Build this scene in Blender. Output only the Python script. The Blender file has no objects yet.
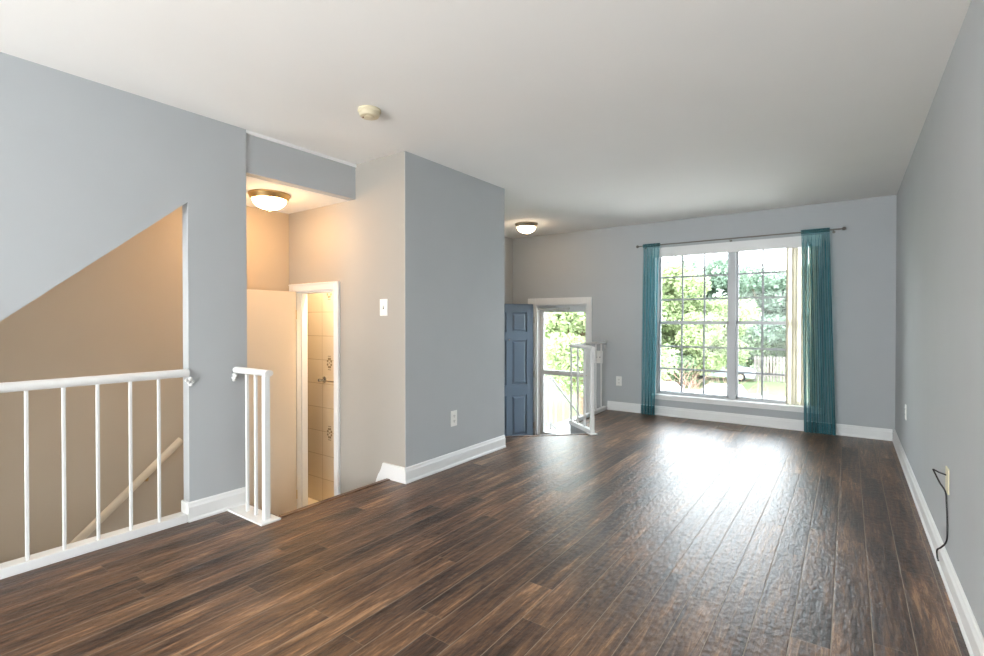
import bpy, bmesh, math, random
from mathutils import Vector, Matrix
from math import radians as R, sin, cos, pi
random.seed(7)
C = bpy.context.scene.collection
S = bpy.context.scene

# ------------------------------------------------------------------ camera
cd = bpy.data.cameras.new('camera'); cam = bpy.data.objects.new('camera', cd); C.objects.link(cam)
cam.location = (0, 0, 1.2)
cam.rotation_euler = (R(90 - 0.492), 0, R(35.68))
cd.sensor_width = 36; cd.lens = 496.7 / 984 * 36
cd.shift_y = -(328 - 324.46) / 984
cd.clip_start = 0.02; cd.clip_end = 300
S.camera = cam

# ------------------------------------------------------------------ view, world, daylight
S.view_settings.view_transform = 'Standard'; S.view_settings.look = 'None'
S.view_settings.gamma = 1; S.view_settings.use_curve_mapping = False
S.view_settings.exposure = 0.93
w = bpy.data.worlds.new('sky'); S.world = w; w.use_nodes = True
nt = w.node_tree; nt.nodes.clear()
out = nt.nodes.new('ShaderNodeOutputWorld'); bg = nt.nodes.new('ShaderNodeBackground')
tc = nt.nodes.new('ShaderNodeTexCoord'); sp = nt.nodes.new('ShaderNodeSeparateXYZ'); rp = nt.nodes.new('ShaderNodeValToRGB')
nt.links.new(tc.outputs['Generated'], sp.inputs[0]); nt.links.new(sp.outputs['Z'], rp.inputs[0])
rp.color_ramp.elements[0].position = 0.0; rp.color_ramp.elements[0].color = (0.93, 0.965, 1, 1)
rp.color_ramp.elements[1].position = 0.6; rp.color_ramp.elements[1].color = (0.86, 0.93, 1, 1)
nt.links.new(rp.outputs[0], bg.inputs[0]); nt.links.new(bg.outputs[0], out.inputs[0])
bg.inputs['Strength'].default_value = 7.6
sd = bpy.data.lights.new('veiled_sun', 'SUN'); sd.energy = 4; sd.angle = R(15); sd.color = (1, .96, .9)
so = bpy.data.objects.new('veiled_sun', sd); C.objects.link(so); so.location = (0, 0, 30)
so.rotation_euler = (R(38), 0, R(-60))       # high and behind the house, lights the trees only

def area(name, loc, rot, sx, sy, power, col):
    l = bpy.data.lights.new(name, 'AREA'); l.shape = 'RECTANGLE'; l.size = sx; l.size_y = sy; l.energy = power; l.color = col
    o = bpy.data.objects.new(name, l); C.objects.link(o); o.location = loc; o.rotation_euler = rot
    return o
# area light added outside the unseen patio door, standing in for daylight
area('added_patio_fill', (-1.4, -3.42, 1.05), (R(90), 0, 0), 2.3, 2.0, 14, (1, .97, .93))
# fill added at the rear left without a fixture, turned towards the right wall
area('added_fill', (-3.0, -1.9, .85), Vector((.80, .50, .32)).to_track_quat('-Z', 'Y').to_euler(), 1.8, 1.3, 62, (1, .97, .94))
# a second added fill, low behind the camera, turned forward and up
area('added_fill', (-.4, -.75, .45), Vector((-.02, .76, .65)).to_track_quat('-Z', 'Y').to_euler(), .6, .6, 8, (1, .97, .94))

# ------------------------------------------------------------------ dimensions (metres)
H = 2.44; XR = .38; YB = 6.335; XL = -3.19; XB = -2.645; YA = 2.592; YC = 3.885
XH = -4.13          # far wall of stair hall
XF = -4.16          # far wall of foyer
LOW = -.60          # foyer and hall level
YR = -3.2
P2 = (-2.192, 4.861); P3 = (-2.60, 5.19); P4 = (-2.66, YB); P0 = (-3.20, YC)

# ------------------------------------------------------------------ helpers
def lin(c): return tuple(((v / 12.92) if v <= .04045 else ((v + .055) / 1.055) ** 2.4) for v in [q / 255 for q in c])
def mat(name, col, rough=.6, metal=0, spec=.5, **kw):
    m = bpy.data.materials.new(name); m.use_nodes = True
    b = m.node_tree.nodes['Principled BSDF']
    b.inputs['Base Color'].default_value = (*lin(col), 1); b.inputs['Roughness'].default_value = rough
    b.inputs['Metallic'].default_value = metal; b.inputs['Specular IOR Level'].default_value = spec
    for k, v in kw.items(): b.inputs[k].default_value = v
    return m
def noisy(m, scale=8, amt=.06, bump=0, bscale=200, stretch=(1, 1, 1)):
    t = m.node_tree; b = t.nodes['Principled BSDF']; c = tuple(b.inputs['Base Color'].default_value)
    co = t.nodes.new('ShaderNodeTexCoord'); mp = t.nodes.new('ShaderNodeMapping'); mp.inputs['Scale'].default_value = stretch
    n = t.nodes.new('ShaderNodeTexNoise'); n.inputs['Scale'].default_value = scale; n.inputs['Detail'].default_value = 4
    r = t.nodes.new('ShaderNodeValToRGB')
    r.color_ramp.elements[0].position = .3; r.color_ramp.elements[1].position = .7
    r.color_ramp.elements[0].color = (*[v * (1 - amt) for v in c[:3]], 1); r.color_ramp.elements[1].color = (*[min(1, v * (1 + amt)) for v in c[:3]], 1)
    t.links.new(co.outputs['Object'], mp.inputs[0]); t.links.new(mp.outputs[0], n.inputs['Vector'])
    t.links.new(n.outputs[0], r.inputs[0]); t.links.new(r.outputs[0], b.inputs['Base Color'])
    if bump:
        n2 = t.nodes.new('ShaderNodeTexNoise'); n2.inputs['Scale'].default_value = bscale
        bp = t.nodes.new('ShaderNodeBump'); bp.inputs['Strength'].default_value = bump; bp.inputs['Distance'].default_value = .002
        t.links.new(mp.outputs[0], n2.inputs['Vector']); t.links.new(n2.outputs[0], bp.inputs['Height']); t.links.new(bp.outputs[0], b.inputs['Normal'])
    return m
def emit(name, col, st):
    m = bpy.data.materials.new(name); m.use_nodes = True; b = m.node_tree.nodes['Principled BSDF']
    b.inputs['Base Color'].default_value = (*lin(col), 1); b.inputs['Emission Color'].default_value = (*lin(col), 1)
    b.inputs['Emission Strength'].default_value = st; b.inputs['Roughness'].default_value = .3
    return m

def box(bm, x0, x1, y0, y1, z0, z1):
    x0, x1 = sorted((x0, x1)); y0, y1 = sorted((y0, y1)); z0, z1 = sorted((z0, z1))
    v = [bm.verts.new(p) for p in ((x0,y0,z0),(x1,y0,z0),(x1,y1,z0),(x0,y1,z0),(x0,y0,z1),(x1,y0,z1),(x1,y1,z1),(x0,y1,z1))]
    for f in ((0,3,2,1),(4,5,6,7),(0,1,5,4),(1,2,6,5),(2,3,7,6),(3,0,4,7)): bm.faces.new([v[i] for i in f])
    return v
def obox(bm, c, dx, u, ly, z0, z1):
    """box of size dx along unit 2D vector u and ly across it, centred at c"""
    n = (-u[1], u[0]); P = []
    for z in (z0, z1):
        for a, b in ((-1,-1),(1,-1),(1,1),(-1,1)):
            P.append(bm.verts.new((c[0]+u[0]*a*dx/2+n[0]*b*ly/2, c[1]+u[1]*a*dx/2+n[1]*b*ly/2, z)))
    for f in ((0,3,2,1),(4,5,6,7),(0,1,5,4),(1,2,6,5),(2,3,7,6),(3,0,4,7)): bm.faces.new([P[i] for i in f])
def prism(bm, pts, d):
    """extrude closed polygon (list of 3D points) by vector d"""
    d = Vector(d); a = [bm.verts.new(p) for p in pts]; b = [bm.verts.new(Vector(p) + d) for p in pts]
    n = len(a); bm.faces.new(a[::-1]); bm.faces.new(b)
    for i in range(n): bm.faces.new((a[i], a[(i+1) % n], b[(i+1) % n], b[i]))
def tube(bm, pts, r, n=10, caps=True, radii=None):
    pts = [Vector(p) for p in pts]; rings = []; up = None
    for i, p in enumerate(pts):
        t = ((pts[min(i+1, len(pts)-1)] - pts[max(i-1, 0)])).normalized()
        if up is None:
            up = Vector((0,0,1)) if abs(t.z) < .9 else Vector((1,0,0))
        s = t.cross(up).normalized(); up = s.cross(t).normalized()
        rr = radii[i] if radii else r
        rx, ry = rr if isinstance(rr, tuple) else (rr, rr)
        rings.append([bm.verts.new(p + s*cos(2*pi*k/n)*rx + up*sin(2*pi*k/n)*ry) for k in range(n)])
    for a, b in zip(rings, rings[1:]):
        for k in range(n): bm.faces.new((a[k], a[(k+1)%n], b[(k+1)%n], b[k]))
    if caps: bm.faces.new(rings[0][::-1]); bm.faces.new(rings[-1])
def lathe(bm, c, prof, n=32, axis='z'):
    """prof: list of (r, h)"""
    c = Vector(c); rings = []
    def P(r, h, a):
        if axis == 'z': return c + Vector((r*cos(a), r*sin(a), h))
        if axis == 'y': return c + Vector((r*cos(a), h, r*sin(a)))
        return c + Vector((h, r*cos(a), r*sin(a)))
    for r, h in prof:
        if r < 1e-5: rings.append([bm.verts.new(P(0, h, 0))])
        else: rings.append([bm.verts.new(P(r, h, 2*pi*k/n)) for k in range(n)])
    for a, b in zip(rings, rings[1:]):
        for k in range(n):
            k2 = (k+1) % n
            if len(a) == 1 and len(b) == 1: continue
            if len(a) == 1: bm.faces.new((a[0], b[k2], b[k]))
            elif len(b) == 1: bm.faces.new((a[k], a[k2], b[0]))
            else: bm.faces.new((a[k], a[k2], b[k2], b[k]))
def sphere(bm, c, r, n=14):
    lathe(bm, c, [(r*sin(pi*i/n), -r*cos(pi*i/n)) for i in range(n+1)], n=n+4)
def wl(o):
    v = Vector(o.location)
    while o.parent: o = o.parent; v += Vector(o.location)
    return v
def obj(name, bm, m, parent=None, loc=None, smooth=False, bevel=0, label=None):
    bmesh.ops.recalc_face_normals(bm, faces=bm.faces[:])
    o_loc = Vector(loc) if loc is not None else Vector((0,0,0))
    base = wl(parent) if parent else Vector((0,0,0))
    bmesh.ops.translate(bm, verts=bm.verts[:], vec=-(o_loc if not parent else base))
    me = bpy.data.meshes.new(name); bm.to_mesh(me); bm.free()
    o = bpy.data.objects.new(name, me); C.objects.link(o)
    if parent: o.parent = parent
    else: o.location = o_loc
    me.materials.append(m)
    if smooth:
        for p in me.polygons: p.use_smooth = True
        try: me.set_sharp_from_angle(angle=R(40))
        except Exception: pass
    if bevel:
        b = o.modifiers.new('bevel', 'BEVEL'); b.width = bevel; b.segments = 2; b.limit_method = 'ANGLE'; b.angle_limit = R(40)
    if label: o['label'] = label
    return o
def tag(o, label, cat, group=None, kind=None):
    if label: o['label'] = label
    if cat: o['category'] = cat
    if group: o['group'] = group
    if kind: o['kind'] = kind
    return o
def empty(name, loc, label, cat, group=None):
    o = bpy.data.objects.new(name, None); C.objects.link(o); o.location = loc; o.empty_display_size = .1
    return tag(o, label, cat, group)
def struct(name, bm, m, label, cat='wall', bevel=0, parent=None, loc=None):
    o = obj(name, bm, m, parent, loc=loc, bevel=bevel)
    if not parent: tag(o, label, cat, kind='structure')
    return o
def sempty(name, loc, label, cat):
    o = empty(name, loc, label, cat); o['kind'] = 'structure'; return o
def B(*boxes):
    bm = bmesh.new()
    for b in boxes: box(bm, *b)
    return bm

# ------------------------------------------------------------------ materials
M_wall = noisy(mat('blue_grey_wall_paint', (184, 188, 191), .75, spec=.25), 3, .015, .12, 260)
M_hall = noisy(mat('warm_greige_wall_paint', (172, 167, 159), .75, spec=.25), 3, .015, .12, 260)
M_ceil = noisy(mat('white_ceiling_paint', (238, 237, 234), .85, spec=.2), 2, .01, .15, 180)
M_trim = mat('white_semigloss_trim', (235, 236, 236), .35, spec=.5)
M_metalw = mat('white_painted_metal', (232, 233, 232), .35)
M_rail = mat('cream_painted_handrail', (226, 212, 188), .4)
M_vinyl = mat('white_vinyl', (196, 199, 203), .4)
M_grille = mat('grey_white_grille', (165, 169, 174), .5)
M_navy = mat('slate_blue_door_paint', (112, 130, 150), .3)
M_navyd = mat('slate_blue_panel_groove', (52, 66, 82), .4)
M_bathdoor = mat('cream_flush_door_paint', (224, 210, 190), .5)
M_plate = mat('white_plastic', (238, 238, 234), .35)
M_plateslot = mat('dark_slot', (95, 92, 88), .6)
M_creamplate = mat('cream_plastic', (220, 212, 182), .4)
M_black = mat('black_rubber_cable', (18, 18, 22), .45)
M_nickel = mat('brushed_nickel', (190, 178, 160), .3, 1)
M_brass = mat('antique_brass', (206, 176, 122), .35, 1)
M_chrome = mat('chrome', (200, 200, 200), .12, 1)
M_smoke = mat('yellowed_plastic', (214, 204, 176), .5)
M_slat = noisy(mat('cream_vinyl_slat', (236, 230, 214), .5), 5, .02)
M_vent = mat('brown_metal_register', (120, 104, 90), .4, .6)
M_ventd = mat('dark_duct', (14, 12, 11), .8)
M_conc = noisy(mat('pale_concrete', (112, 108, 102), .9), 3, .08)
M_asph = noisy(mat('grey_asphalt', (150, 151, 153), .9), 4, .08)
M_walk = noisy(mat('sidewalk_concrete', (215, 212, 206), .9), 3, .05)
M_brick = noisy(mat('red_brick_house_wall', (150, 96, 80), .9), 12, .15)
M_fence = noisy(mat('weathered_fence_wood', (120, 112, 107), .85), 6, .2, stretch=(3, 3, .4))
M_carw = mat('white_car_paint', (228, 230, 234), .2, spec=.6)
M_carb = mat('silver_blue_car_paint', (186, 196, 208), .25, .2)
M_carg = mat('car_glass', (110, 125, 135), .08, spec=.8)
M_tyre = mat('tyre_rubber', (28, 28, 30), .8)
M_bark = noisy(mat('tree_bark', (110, 92, 74), .9), 10, .25)
M_twig = mat('reddish_twig_bark', (150, 118, 104), .8)

def leafmat(name, c1, c2):
    m = bpy.data.materials.new(name); m.use_nodes = True; t = m.node_tree; t.nodes.clear()
    o = t.nodes.new('ShaderNodeOutputMaterial'); d = t.nodes.new('ShaderNodeBsdfDiffuse'); tr = t.nodes.new('ShaderNodeBsdfTranslucent')
    mx = t.nodes.new('ShaderNodeMixShader'); mx.inputs[0].default_value = .4
    co = t.nodes.new('ShaderNodeTexCoord'); n = t.nodes.new('ShaderNodeTexNoise'); n.inputs['Scale'].default_value = 1.3; n.inputs['Detail'].default_value = 5
    r = t.nodes.new('ShaderNodeValToRGB'); r.color_ramp.elements[0].position = .35; r.color_ramp.elements[1].position = .65
    r.color_ramp.elements[0].color = (*lin(c1), 1); r.color_ramp.elements[1].color = (*lin(c2), 1)
    t.links.new(co.outputs['Object'], n.inputs['Vector']); t.links.new(n.outputs[0], r.inputs[0])
    t.links.new(r.outputs[0], d.inputs[0]); t.links.new(r.outputs[0], tr.inputs[0])
    t.links.new(d.outputs[0], mx.inputs[1]); t.links.new(tr.outputs[0], mx.inputs[2]); t.links.new(mx.outputs[0], o.inputs[0])
    return m
M_leafA = leafmat('yellow_green_leaves', (138, 154, 110), (170, 179, 142))
M_leafB = leafmat('mid_green_leaves', (116, 135, 107), (146, 162, 130))
M_leafC = leafmat('blue_green_leaves', (114, 135, 118), (144, 160, 143))
M_grass = noisy(mat('lawn_green', (86, 100, 62), .9), 1.5, .12)

def glass():
    m = bpy.data.materials.new('clear_pane_glass'); m.use_nodes = True; t = m.node_tree; t.nodes.clear()
    o = t.nodes.new('ShaderNodeOutputMaterial'); a = t.nodes.new('ShaderNodeBsdfTransparent'); g = t.nodes.new('ShaderNodeBsdfGlossy')
    g.inputs['Roughness'].default_value = .02; a.inputs[0].default_value = (.97, .985, .98, 1)
    f = t.nodes.new('ShaderNodeFresnel'); f.inputs[0].default_value = 1.22; mx = t.nodes.new('ShaderNodeMixShader')
    t.links.new(f.outputs[0], mx.inputs[0]); t.links.new(a.outputs[0], mx.inputs[1]); t.links.new(g.outputs[0], mx.inputs[2]); t.links.new(mx.outputs[0], o.inputs[0])
    return m
M_glass = glass()

def sheer():
    m = bpy.data.materials.new('teal_sheer_voile'); m.use_nodes = True; t = m.node_tree; t.nodes.clear()
    o = t.nodes.new('ShaderNodeOutputMaterial'); tp = t.nodes.new('ShaderNodeBsdfTransparent'); d = t.nodes.new('ShaderNodeBsdfDiffuse'); tl = t.nodes.new('ShaderNodeBsdfTranslucent')
    c = (*lin((92, 152, 164)), 1); d.inputs[0].default_value = c; tl.inputs[0].default_value = c
    tp.inputs[0].default_value = (.74, .9, .92, 1)
    m1 = t.nodes.new('ShaderNodeMixShader'); m1.inputs[0].default_value = .45
    m2 = t.nodes.new('ShaderNodeMixShader')
    # woven threads: denser seen edge-on
    lw = t.nodes.new('ShaderNodeLayerWeight'); lw.inputs[0].default_value = .35
    mr = t.nodes.new('ShaderNodeMapRange'); mr.inputs['To Min'].default_value = .30; mr.inputs['To Max'].default_value = .85
    t.links.new(lw.outputs['Facing'], mr.inputs['Value']); t.links.new(mr.outputs[0], m2.inputs[0])
    t.links.new(d.outputs[0], m1.inputs[1]); t.links.new(tl.outputs[0], m1.inputs[2])
    t.links.new(tp.outputs[0], m2.inputs[1]); t.links.new(m1.outputs[0], m2.inputs[2]); t.links.new(m2.outputs[0], o.inputs[0])
    return m
M_sheer = sheer()

def plank_floor():
    m = bpy.data.materials.new('hand_scraped_dark_plank_floor'); m.use_nodes = True; t = m.node_tree; b = t.nodes['Principled BSDF']
    N = t.nodes.new; L = t.links.new
    def mth(op, a, bb=None, cc=None):
        n = N('ShaderNodeMath'); n.operation = op
        for i, v in enumerate((a, bb, cc)):
            if v is None: continue
            if isinstance(v, (int, float)): n.inputs[i].default_value = v
            else: L(v, n.inputs[i])
        return n.outputs[0]
    co = N('ShaderNodeTexCoord'); s = N('ShaderNodeSeparateXYZ'); L(co.outputs['Object'], s.inputs[0])
    X, Y = s.outputs[0], s.outputs[1]
    W, LEN = .127, 1.21
    xr = mth('DIVIDE', mth('ADD', X, .047), W); row = mth('FLOOR', xr); fx = mth('FRACT', xr)
    wn = N('ShaderNodeTexWhiteNoise'); wn.noise_dimensions = '1D'; L(row, wn.inputs['W'])
    yr = mth('ADD', mth('DIVIDE', Y, LEN), mth('MULTIPLY', wn.outputs['Value'], 7.3)); col = mth('FLOOR', yr); fy = mth('FRACT', yr)
    cb = N('ShaderNodeCombineXYZ'); L(row, cb.inputs[0]); L(col, cb.inputs[1])
    wn2 = N('ShaderNodeTexWhiteNoise'); wn2.noise_dimensions = '3D'; L(cb.outputs[0], wn2.inputs['Vector'])
    rnd = wn2.outputs['Value']
    # grain
    gv = N('ShaderNodeCombineXYZ'); L(mth('MULTIPLY', X, 44), gv.inputs[0]); L(mth('ADD', mth('MULTIPLY', Y, 3.2), mth('MULTIPLY', rnd, 40)), gv.inputs[1]); L(mth('MULTIPLY', rnd, 17), gv.inputs[2])
    n1 = N('ShaderNodeTexNoise'); n1.inputs['Scale'].default_value = 1.0; n1.inputs['Detail'].default_value = 7; n1.inputs['Roughness'].default_value = .8; n1.inputs['Distortion'].default_value = .5
    L(gv.outputs[0], n1.inputs['Vector'])
    gv2 = N('ShaderNodeCombineXYZ'); L(mth('MULTIPLY', X, 8), gv2.inputs[0]); L(mth('ADD', mth('MULTIPLY', Y, 1.1), mth('MULTIPLY', rnd, 23)), gv2.inputs[1]); L(mth('MULTIPLY', rnd, 9), gv2.inputs[2])
    n2 = N('ShaderNodeTexNoise'); n2.inputs['Scale'].default_value = 1.0; n2.inputs['Detail'].default_value = 4; L(gv2.outputs[0], n2.inputs['Vector'])
    v = mth('ADD', mth('ADD', mth('MULTIPLY', n1.outputs[0], .72), mth('MULTIPLY', n2.outputs[0], .42)), mth('MULTIPLY', mth('SUBTRACT', rnd, .5), .07))
    r = N('ShaderNodeValToRGB'); e = r.color_ramp.elements
    e[0].position = .44; e[0].color = (*lin((34, 23, 18)), 1); e[1].position = .72; e[1].color = (*lin((170, 132, 98)), 1)
    a = e.new(.52); a.color = (*lin((66, 46, 35)), 1); a = e.new(.64); a.color = (*lin((114, 84, 61)), 1)
    L(v, r.inputs[0])
    # seams, with the bevel sheen painted in as a lighter colour
    ex = mth('MULTIPLY', mth('MINIMUM', fx, mth('SUBTRACT', 1, fx)), W); ey = mth('MULTIPLY', mth('MINIMUM', fy, mth('SUBTRACT', 1, fy)), LEN)
    seamx = mth('LESS_THAN', ex, .0015); seamy = mth('LESS_THAN', ey, .0011)
    seam = mth('MAXIMUM', seamx, mth('MULTIPLY', seamy, .6))
    mx = N('ShaderNodeMix'); mx.data_type = 'RGBA'; L(seam, mx.inputs[0]); L(r.outputs[0], mx.inputs[6]); mx.inputs[7].default_value = (*lin((150, 136, 120)), 1)
    L(mx.outputs[2], b.inputs['Base Color'])
    # roughness
    L(mth('ADD', mth('ADD', .29, mth('MULTIPLY', n1.outputs[0], .12)), mth('MULTIPLY', seam, .4)), b.inputs['Roughness'])
    b.inputs['Specular IOR Level'].default_value = .5
    # scraped surface
    gv3 = N('ShaderNodeCombineXYZ'); L(mth('MULTIPLY', X, 42), gv3.inputs[0]); L(mth('ADD', mth('MULTIPLY', Y, 26), mth('MULTIPLY', rnd, 20)), gv3.inputs[1]); L(rnd, gv3.inputs[2])
    n3 = N('ShaderNodeTexNoise'); n3.inputs['Scale'].default_value = 1; n3.inputs['Detail'].default_value = 3; L(gv3.outputs[0], n3.inputs['Vector'])
    edge = mth('MINIMUM', mth('DIVIDE', ex, .006), 1)
    hgt = mth('ADD', mth('ADD', mth('MULTIPLY', n3.outputs[0], .8), mth('MULTIPLY', n1.outputs[0], .5)), mth('MULTIPLY', edge, .14))
    bp = N('ShaderNodeBump'); bp.inputs['Strength'].default_value = .9; bp.inputs['Distance'].default_value = .0042
    L(hgt, bp.inputs['Height']); L(bp.outputs[0], b.inputs['Normal'])
    return m
M_floor = plank_floor()

def tile_mat():
    m = bpy.data.materials.new('cream_bathroom_tile'); m.use_nodes = True; t = m.node_tree; b = t.nodes['Principled BSDF']
    co = t.nodes.new('ShaderNodeTexCoord'); mp = t.nodes.new('ShaderNodeMapping'); mp.inputs['Rotation'].default_value = (R(90), 0, 0)
    mp.inputs['Location'].default_value = (.0, .0, 0)
    br = t.nodes.new('ShaderNodeTexBrick'); br.offset = 0; br.inputs['Scale'].default_value = 1; br.inputs['Brick Width'].default_value = TW; br.inputs['Row Height'].default_value = TW
    br.inputs['Mortar Size'].default_value = .0025; br.inputs['Color1'].default_value = (*lin((236, 218, 188)), 1); br.inputs['Color2'].default_value = (*lin((240, 224, 198)), 1)
    br.inputs['Mortar'].default_value = (*lin((200, 178, 140)), 1)
    t.links.new(co.outputs['Object'], mp.inputs[0]); t.links.new(mp.outputs[0], br.inputs['Vector']); t.links.new(br.outputs[0], b.inputs['Base Color'])
    b.inputs['Roughness'].default_value = .25
    return m
TW = .235
M_tile = tile_mat()
M_deco = mat('taupe_tile_ornament', (150, 128, 92), .4)

# ------------------------------------------------------------------ floor and ceiling
T = .12; FT = .22
bm = bmesh.new()
# main room floor: a polygon cut out for the stair hall, the partition box and the 45 degree entry well
pts = [(XR, YR), (XR, YB), P4, P3, P2, P0, (XB-.02, YC), (XB-.02, YA), (-2.80, YA), (-2.80, 1.70), (XL-.06, 1.70), (XL-.06, YR)]
prism(bm, [(x, y, -FT) for x, y in pts], (0, 0, FT))
bmesh.ops.triangulate(bm, faces=[f for f in bm.faces if len(f.verts) > 4])
struct('floor', bm, M_floor, 'dark brown hand-scraped plank floor of the main room', 'floor')
# ceilings
struct('ceiling', B((XF-T, XR+T, YR-T, YB+.15, H, H+.15)), M_ceil, 'smooth off-white ceiling over the whole room', 'ceiling')
struct('ceiling_hall', B((XH, XL-.09, -2.2, YA, 2.163, 2.30)), M_ceil, 'lower ceiling over the stair hall, lit warm by its lamp', 'ceiling')

# ------------------------------------------------------------------ walls
WT = .15
DX0, DX1, DZ1 = -3.75, -2.92, 1.425      # entry door opening
WX0, WX1, WZ0, WZ1 = -2.0, -.25, .255, 2.10
struct('wall_back', B((XF-T, DX0, YB, YB+WT, -3.0, H), (DX0, DX1, YB, YB+WT, DZ1, H), (DX0, DX1, YB, YB+WT, -3.0, LOW-.02),
    (DX1, WX0, YB, YB+WT, -3.0, H), (WX0, WX1, YB, YB+WT, -3.0, WZ0), (WX0, WX1, YB, YB+WT, WZ1, H), (WX1, XR+T, YB, YB+WT, -3.0, H)),
    M_wall, 'blue-grey back wall with the wide window and the entry door')
struct('wall_right', B((XR, XR+T, YR-T, YB, -.22, H)), M_wall, 'long blue-grey wall on the right')
struct('wall_rear', B((XL, -2.6, YR-T, YR, -.22, H), (-.2, XR, YR-T, YR, -.22, H), (-2.6, -.2, YR-T, YR, 2.08, H), (-2.6, -.2, YR-T, YR, -.22, 0)), M_wall, 'blue-grey wall behind the camera with an added patio door opening')
# left wall: triangular stair opening, pier, header
bm = bmesh.new(); LT = .075
SY = .877                                   # slope of the cut, z per y
zs = lambda y: 1.902 + (y - 1.347) * SY
ya = .20
def yz(points): return [(XL, y, z) for y, z in points]
prism(bm, yz([(YR, -.22), (ya, -.22), (ya, H), (YR, H)]), (-LT, 0, 0))
prism(bm, yz([(ya, zs(ya)), (1.347, 1.902), (1.347, H), (ya, H)]), (-LT, 0, 0))
prism(bm, yz([(1.347, -.22), (1.70, -.22), (1.70, H), (1.347, H)]), (-LT, 0, 0))
struct('wall_left', bm, M_wall, 'blue-grey left wall with a sloped stair opening and a narrow pier')
struct('wall_header', B((XL-.012, XL-.09, 1.70, YA, 2.165, H)), M_wall, 'blue-grey header over the opening to the stair hall')
struct('trim_1', B((XL, XL-.012, 1.70, YA, H-.022, H)), M_trim, 'thin white strip along the top of the header', 'trim')
# partition box: faces room (x=XB) and hall (y=YA) with doorway to bathroom
BX0, BX1, BZ1 = -4.03, -3.465, 1.455
struct('wall_partition', B((XB-.004, XB, YA, YA+.11, -.6, H), (XB-.11, XB, YA+.11, YC, -.6, H), (XF, XB-.11, YC-.11, YC, -.6, H) ), M_wall, 'blue-grey side of the boxed-out partition facing the room')
struct('wall_hall', B((BX1, XB-.004, YA, YA+.11, -.6, H), (XH-.8, BX0, YA, YA+.11, -.7, H), (BX0, BX1, YA, YA+.11, BZ1, H)), M_hall, 'greige wall facing the camera beside the stair hall, with the bathroom doorway')
M_beige = noisy(mat('beige_stairwell_paint', (198, 185, 166), .75, spec=.25), 3, .015, .12, 260)
struct('wall_stairwell', B((XH-T, XH, -2.2, YA+.11, -2.5, H)), M_beige, 'greige far wall of the stairwell behind the railing')
struct('wall_foyer', B((XF-T, XF, YC-.11, YB, -.9, H)), M_wall, 'short wall of the foyer behind the open blue door')
struct('wall_bathroom', B((XH-.8, -2.756, 3.0, 3.10, -.6, 2.2)), M_tile, 'cream tiled bathroom wall seen through the narrow doorway', loc=(-3.745, 3.0, -.6))
struct('wall_bathroom_left', B((XH-.8, XH-.74, YA+.11, 3.0, -.6, 2.2)), M_tile, 'tiled bathroom side wall')
struct('ceiling_bathroom', B((XH-.8, -2.76, YA+.11, 3.0, 2.0, 2.1)), M_ceil, 'bathroom ceiling', 'ceiling')
struct('floor_bathroom', B((XH-.8, -2.76, YA+.0, 3.0, -.7, LOW)), M_tile, 'tiled bathroom floor', 'floor')

# ------------------------------------------------------------------ stairs, landings (structure)
struct('floor_foyer', B((XF, -2.05, YC, YB, LOW-.12, LOW)), M_floor, 'foyer landing below the room floor by the entry door', 'floor')
u45 = Vector((P2[0]-P0[0], P2[1]-P0[1])).normalized(); n45 = Vector((-u45.y, u45.x))
bm = bmesh.new()
for k in (1, 2):
    z = -.2 * k
    q = [Vector(P0) + n45*(.25*(k-1)), Vector(P2) + n45*(.25*(k-1)) - u45*.02, Vector(P2) + n45*.25*k - u45*.02, Vector(P0) + n45*.25*k]
    prism(bm, [(p.x, p.y, LOW) for p in q], (0, 0, z - LOW))
struct('floor_foyer_steps', bm, M_floor, 'two angled steps from the room down to the foyer', 'stairs')
bm = bmesh.new()   # walls of the well under the floor edge
def fas(a, b, t=.0095, zt=.598):
    a, b = Vector(a), Vector(b); d = (b-a).normalized(); n = Vector((d.y, -d.x))
    a, b = a-n*.01, b-n*.01; prism(bm, [(a.x, a.y, LOW), (b.x, b.y, LOW), (b.x+n.x*t, b.y+n.y*t, LOW), (a.x+n.x*t, a.y+n.y*t, LOW)], (0, 0, zt))
fas(P2, P3); fas(P3, P4); fas(P0, P2, .01, .37)
struct('wall_foyer_well', bm, M_wall, 'low grey wall under the floor edge around the entry well')
struct('floor_hall', B((XH, -3.36, 1.70, YA, LOW-.12, LOW)), M_floor, 'stair hall landing in front of the bathroom', 'floor')
bm = B((-3.08, -2.80, 1.70, YA, LOW-.1, -.2), (-3.36, -3.08, 1.70, YA, LOW-.1, -.4))
struct('floor_hall_steps', bm, M_floor, 'two steps from the room down to the stair hall', 'stairs')
bm = bmesh.new()
for k in range(9):
    y1 = 1.70 - .23*k; z = LOW - .2*(k+1)
    box(bm, XH, XL-LT-.02, y1-.23, y1, -2.6, z)
struct('floor_lower_stairs', bm, M_floor, 'stairs running down behind the railing', 'stairs')
struct('wall_stair_end', B((XH, XL-LT, -2.3, -2.2, -2.6, 2.3)), M_hall, 'end wall closing the lower stairs')
struct('wall_stair_side', B((XL-LT-.02, XL-LT+.0, -2.2, 1.70, -2.6, -.22)), M_hall, 'wall under the railing beside the lower stairs')
# dark wooden nosing on the hall edge
struct('trim_nosing', B((-2.835, -2.79, 1.70, YA-.0, -.03, .006)), M_floor, 'dark wood nosing on the floor edge above the hall steps', 'trim', bevel=.006)
bm = bmesh.new(); c = (Vector(P0)+Vector(P2))/2
obox(bm, (c.x+n45.x*.006, c.y+n45.y*.006), (Vector(P2)-Vector(P0)).length-.1, u45, .05, -.03, .006)
struct('trim_nosing_foyer', bm, M_floor, 'dark wood nosing on the angled floor edge above the foyer', 'trim', bevel=.006)

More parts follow.
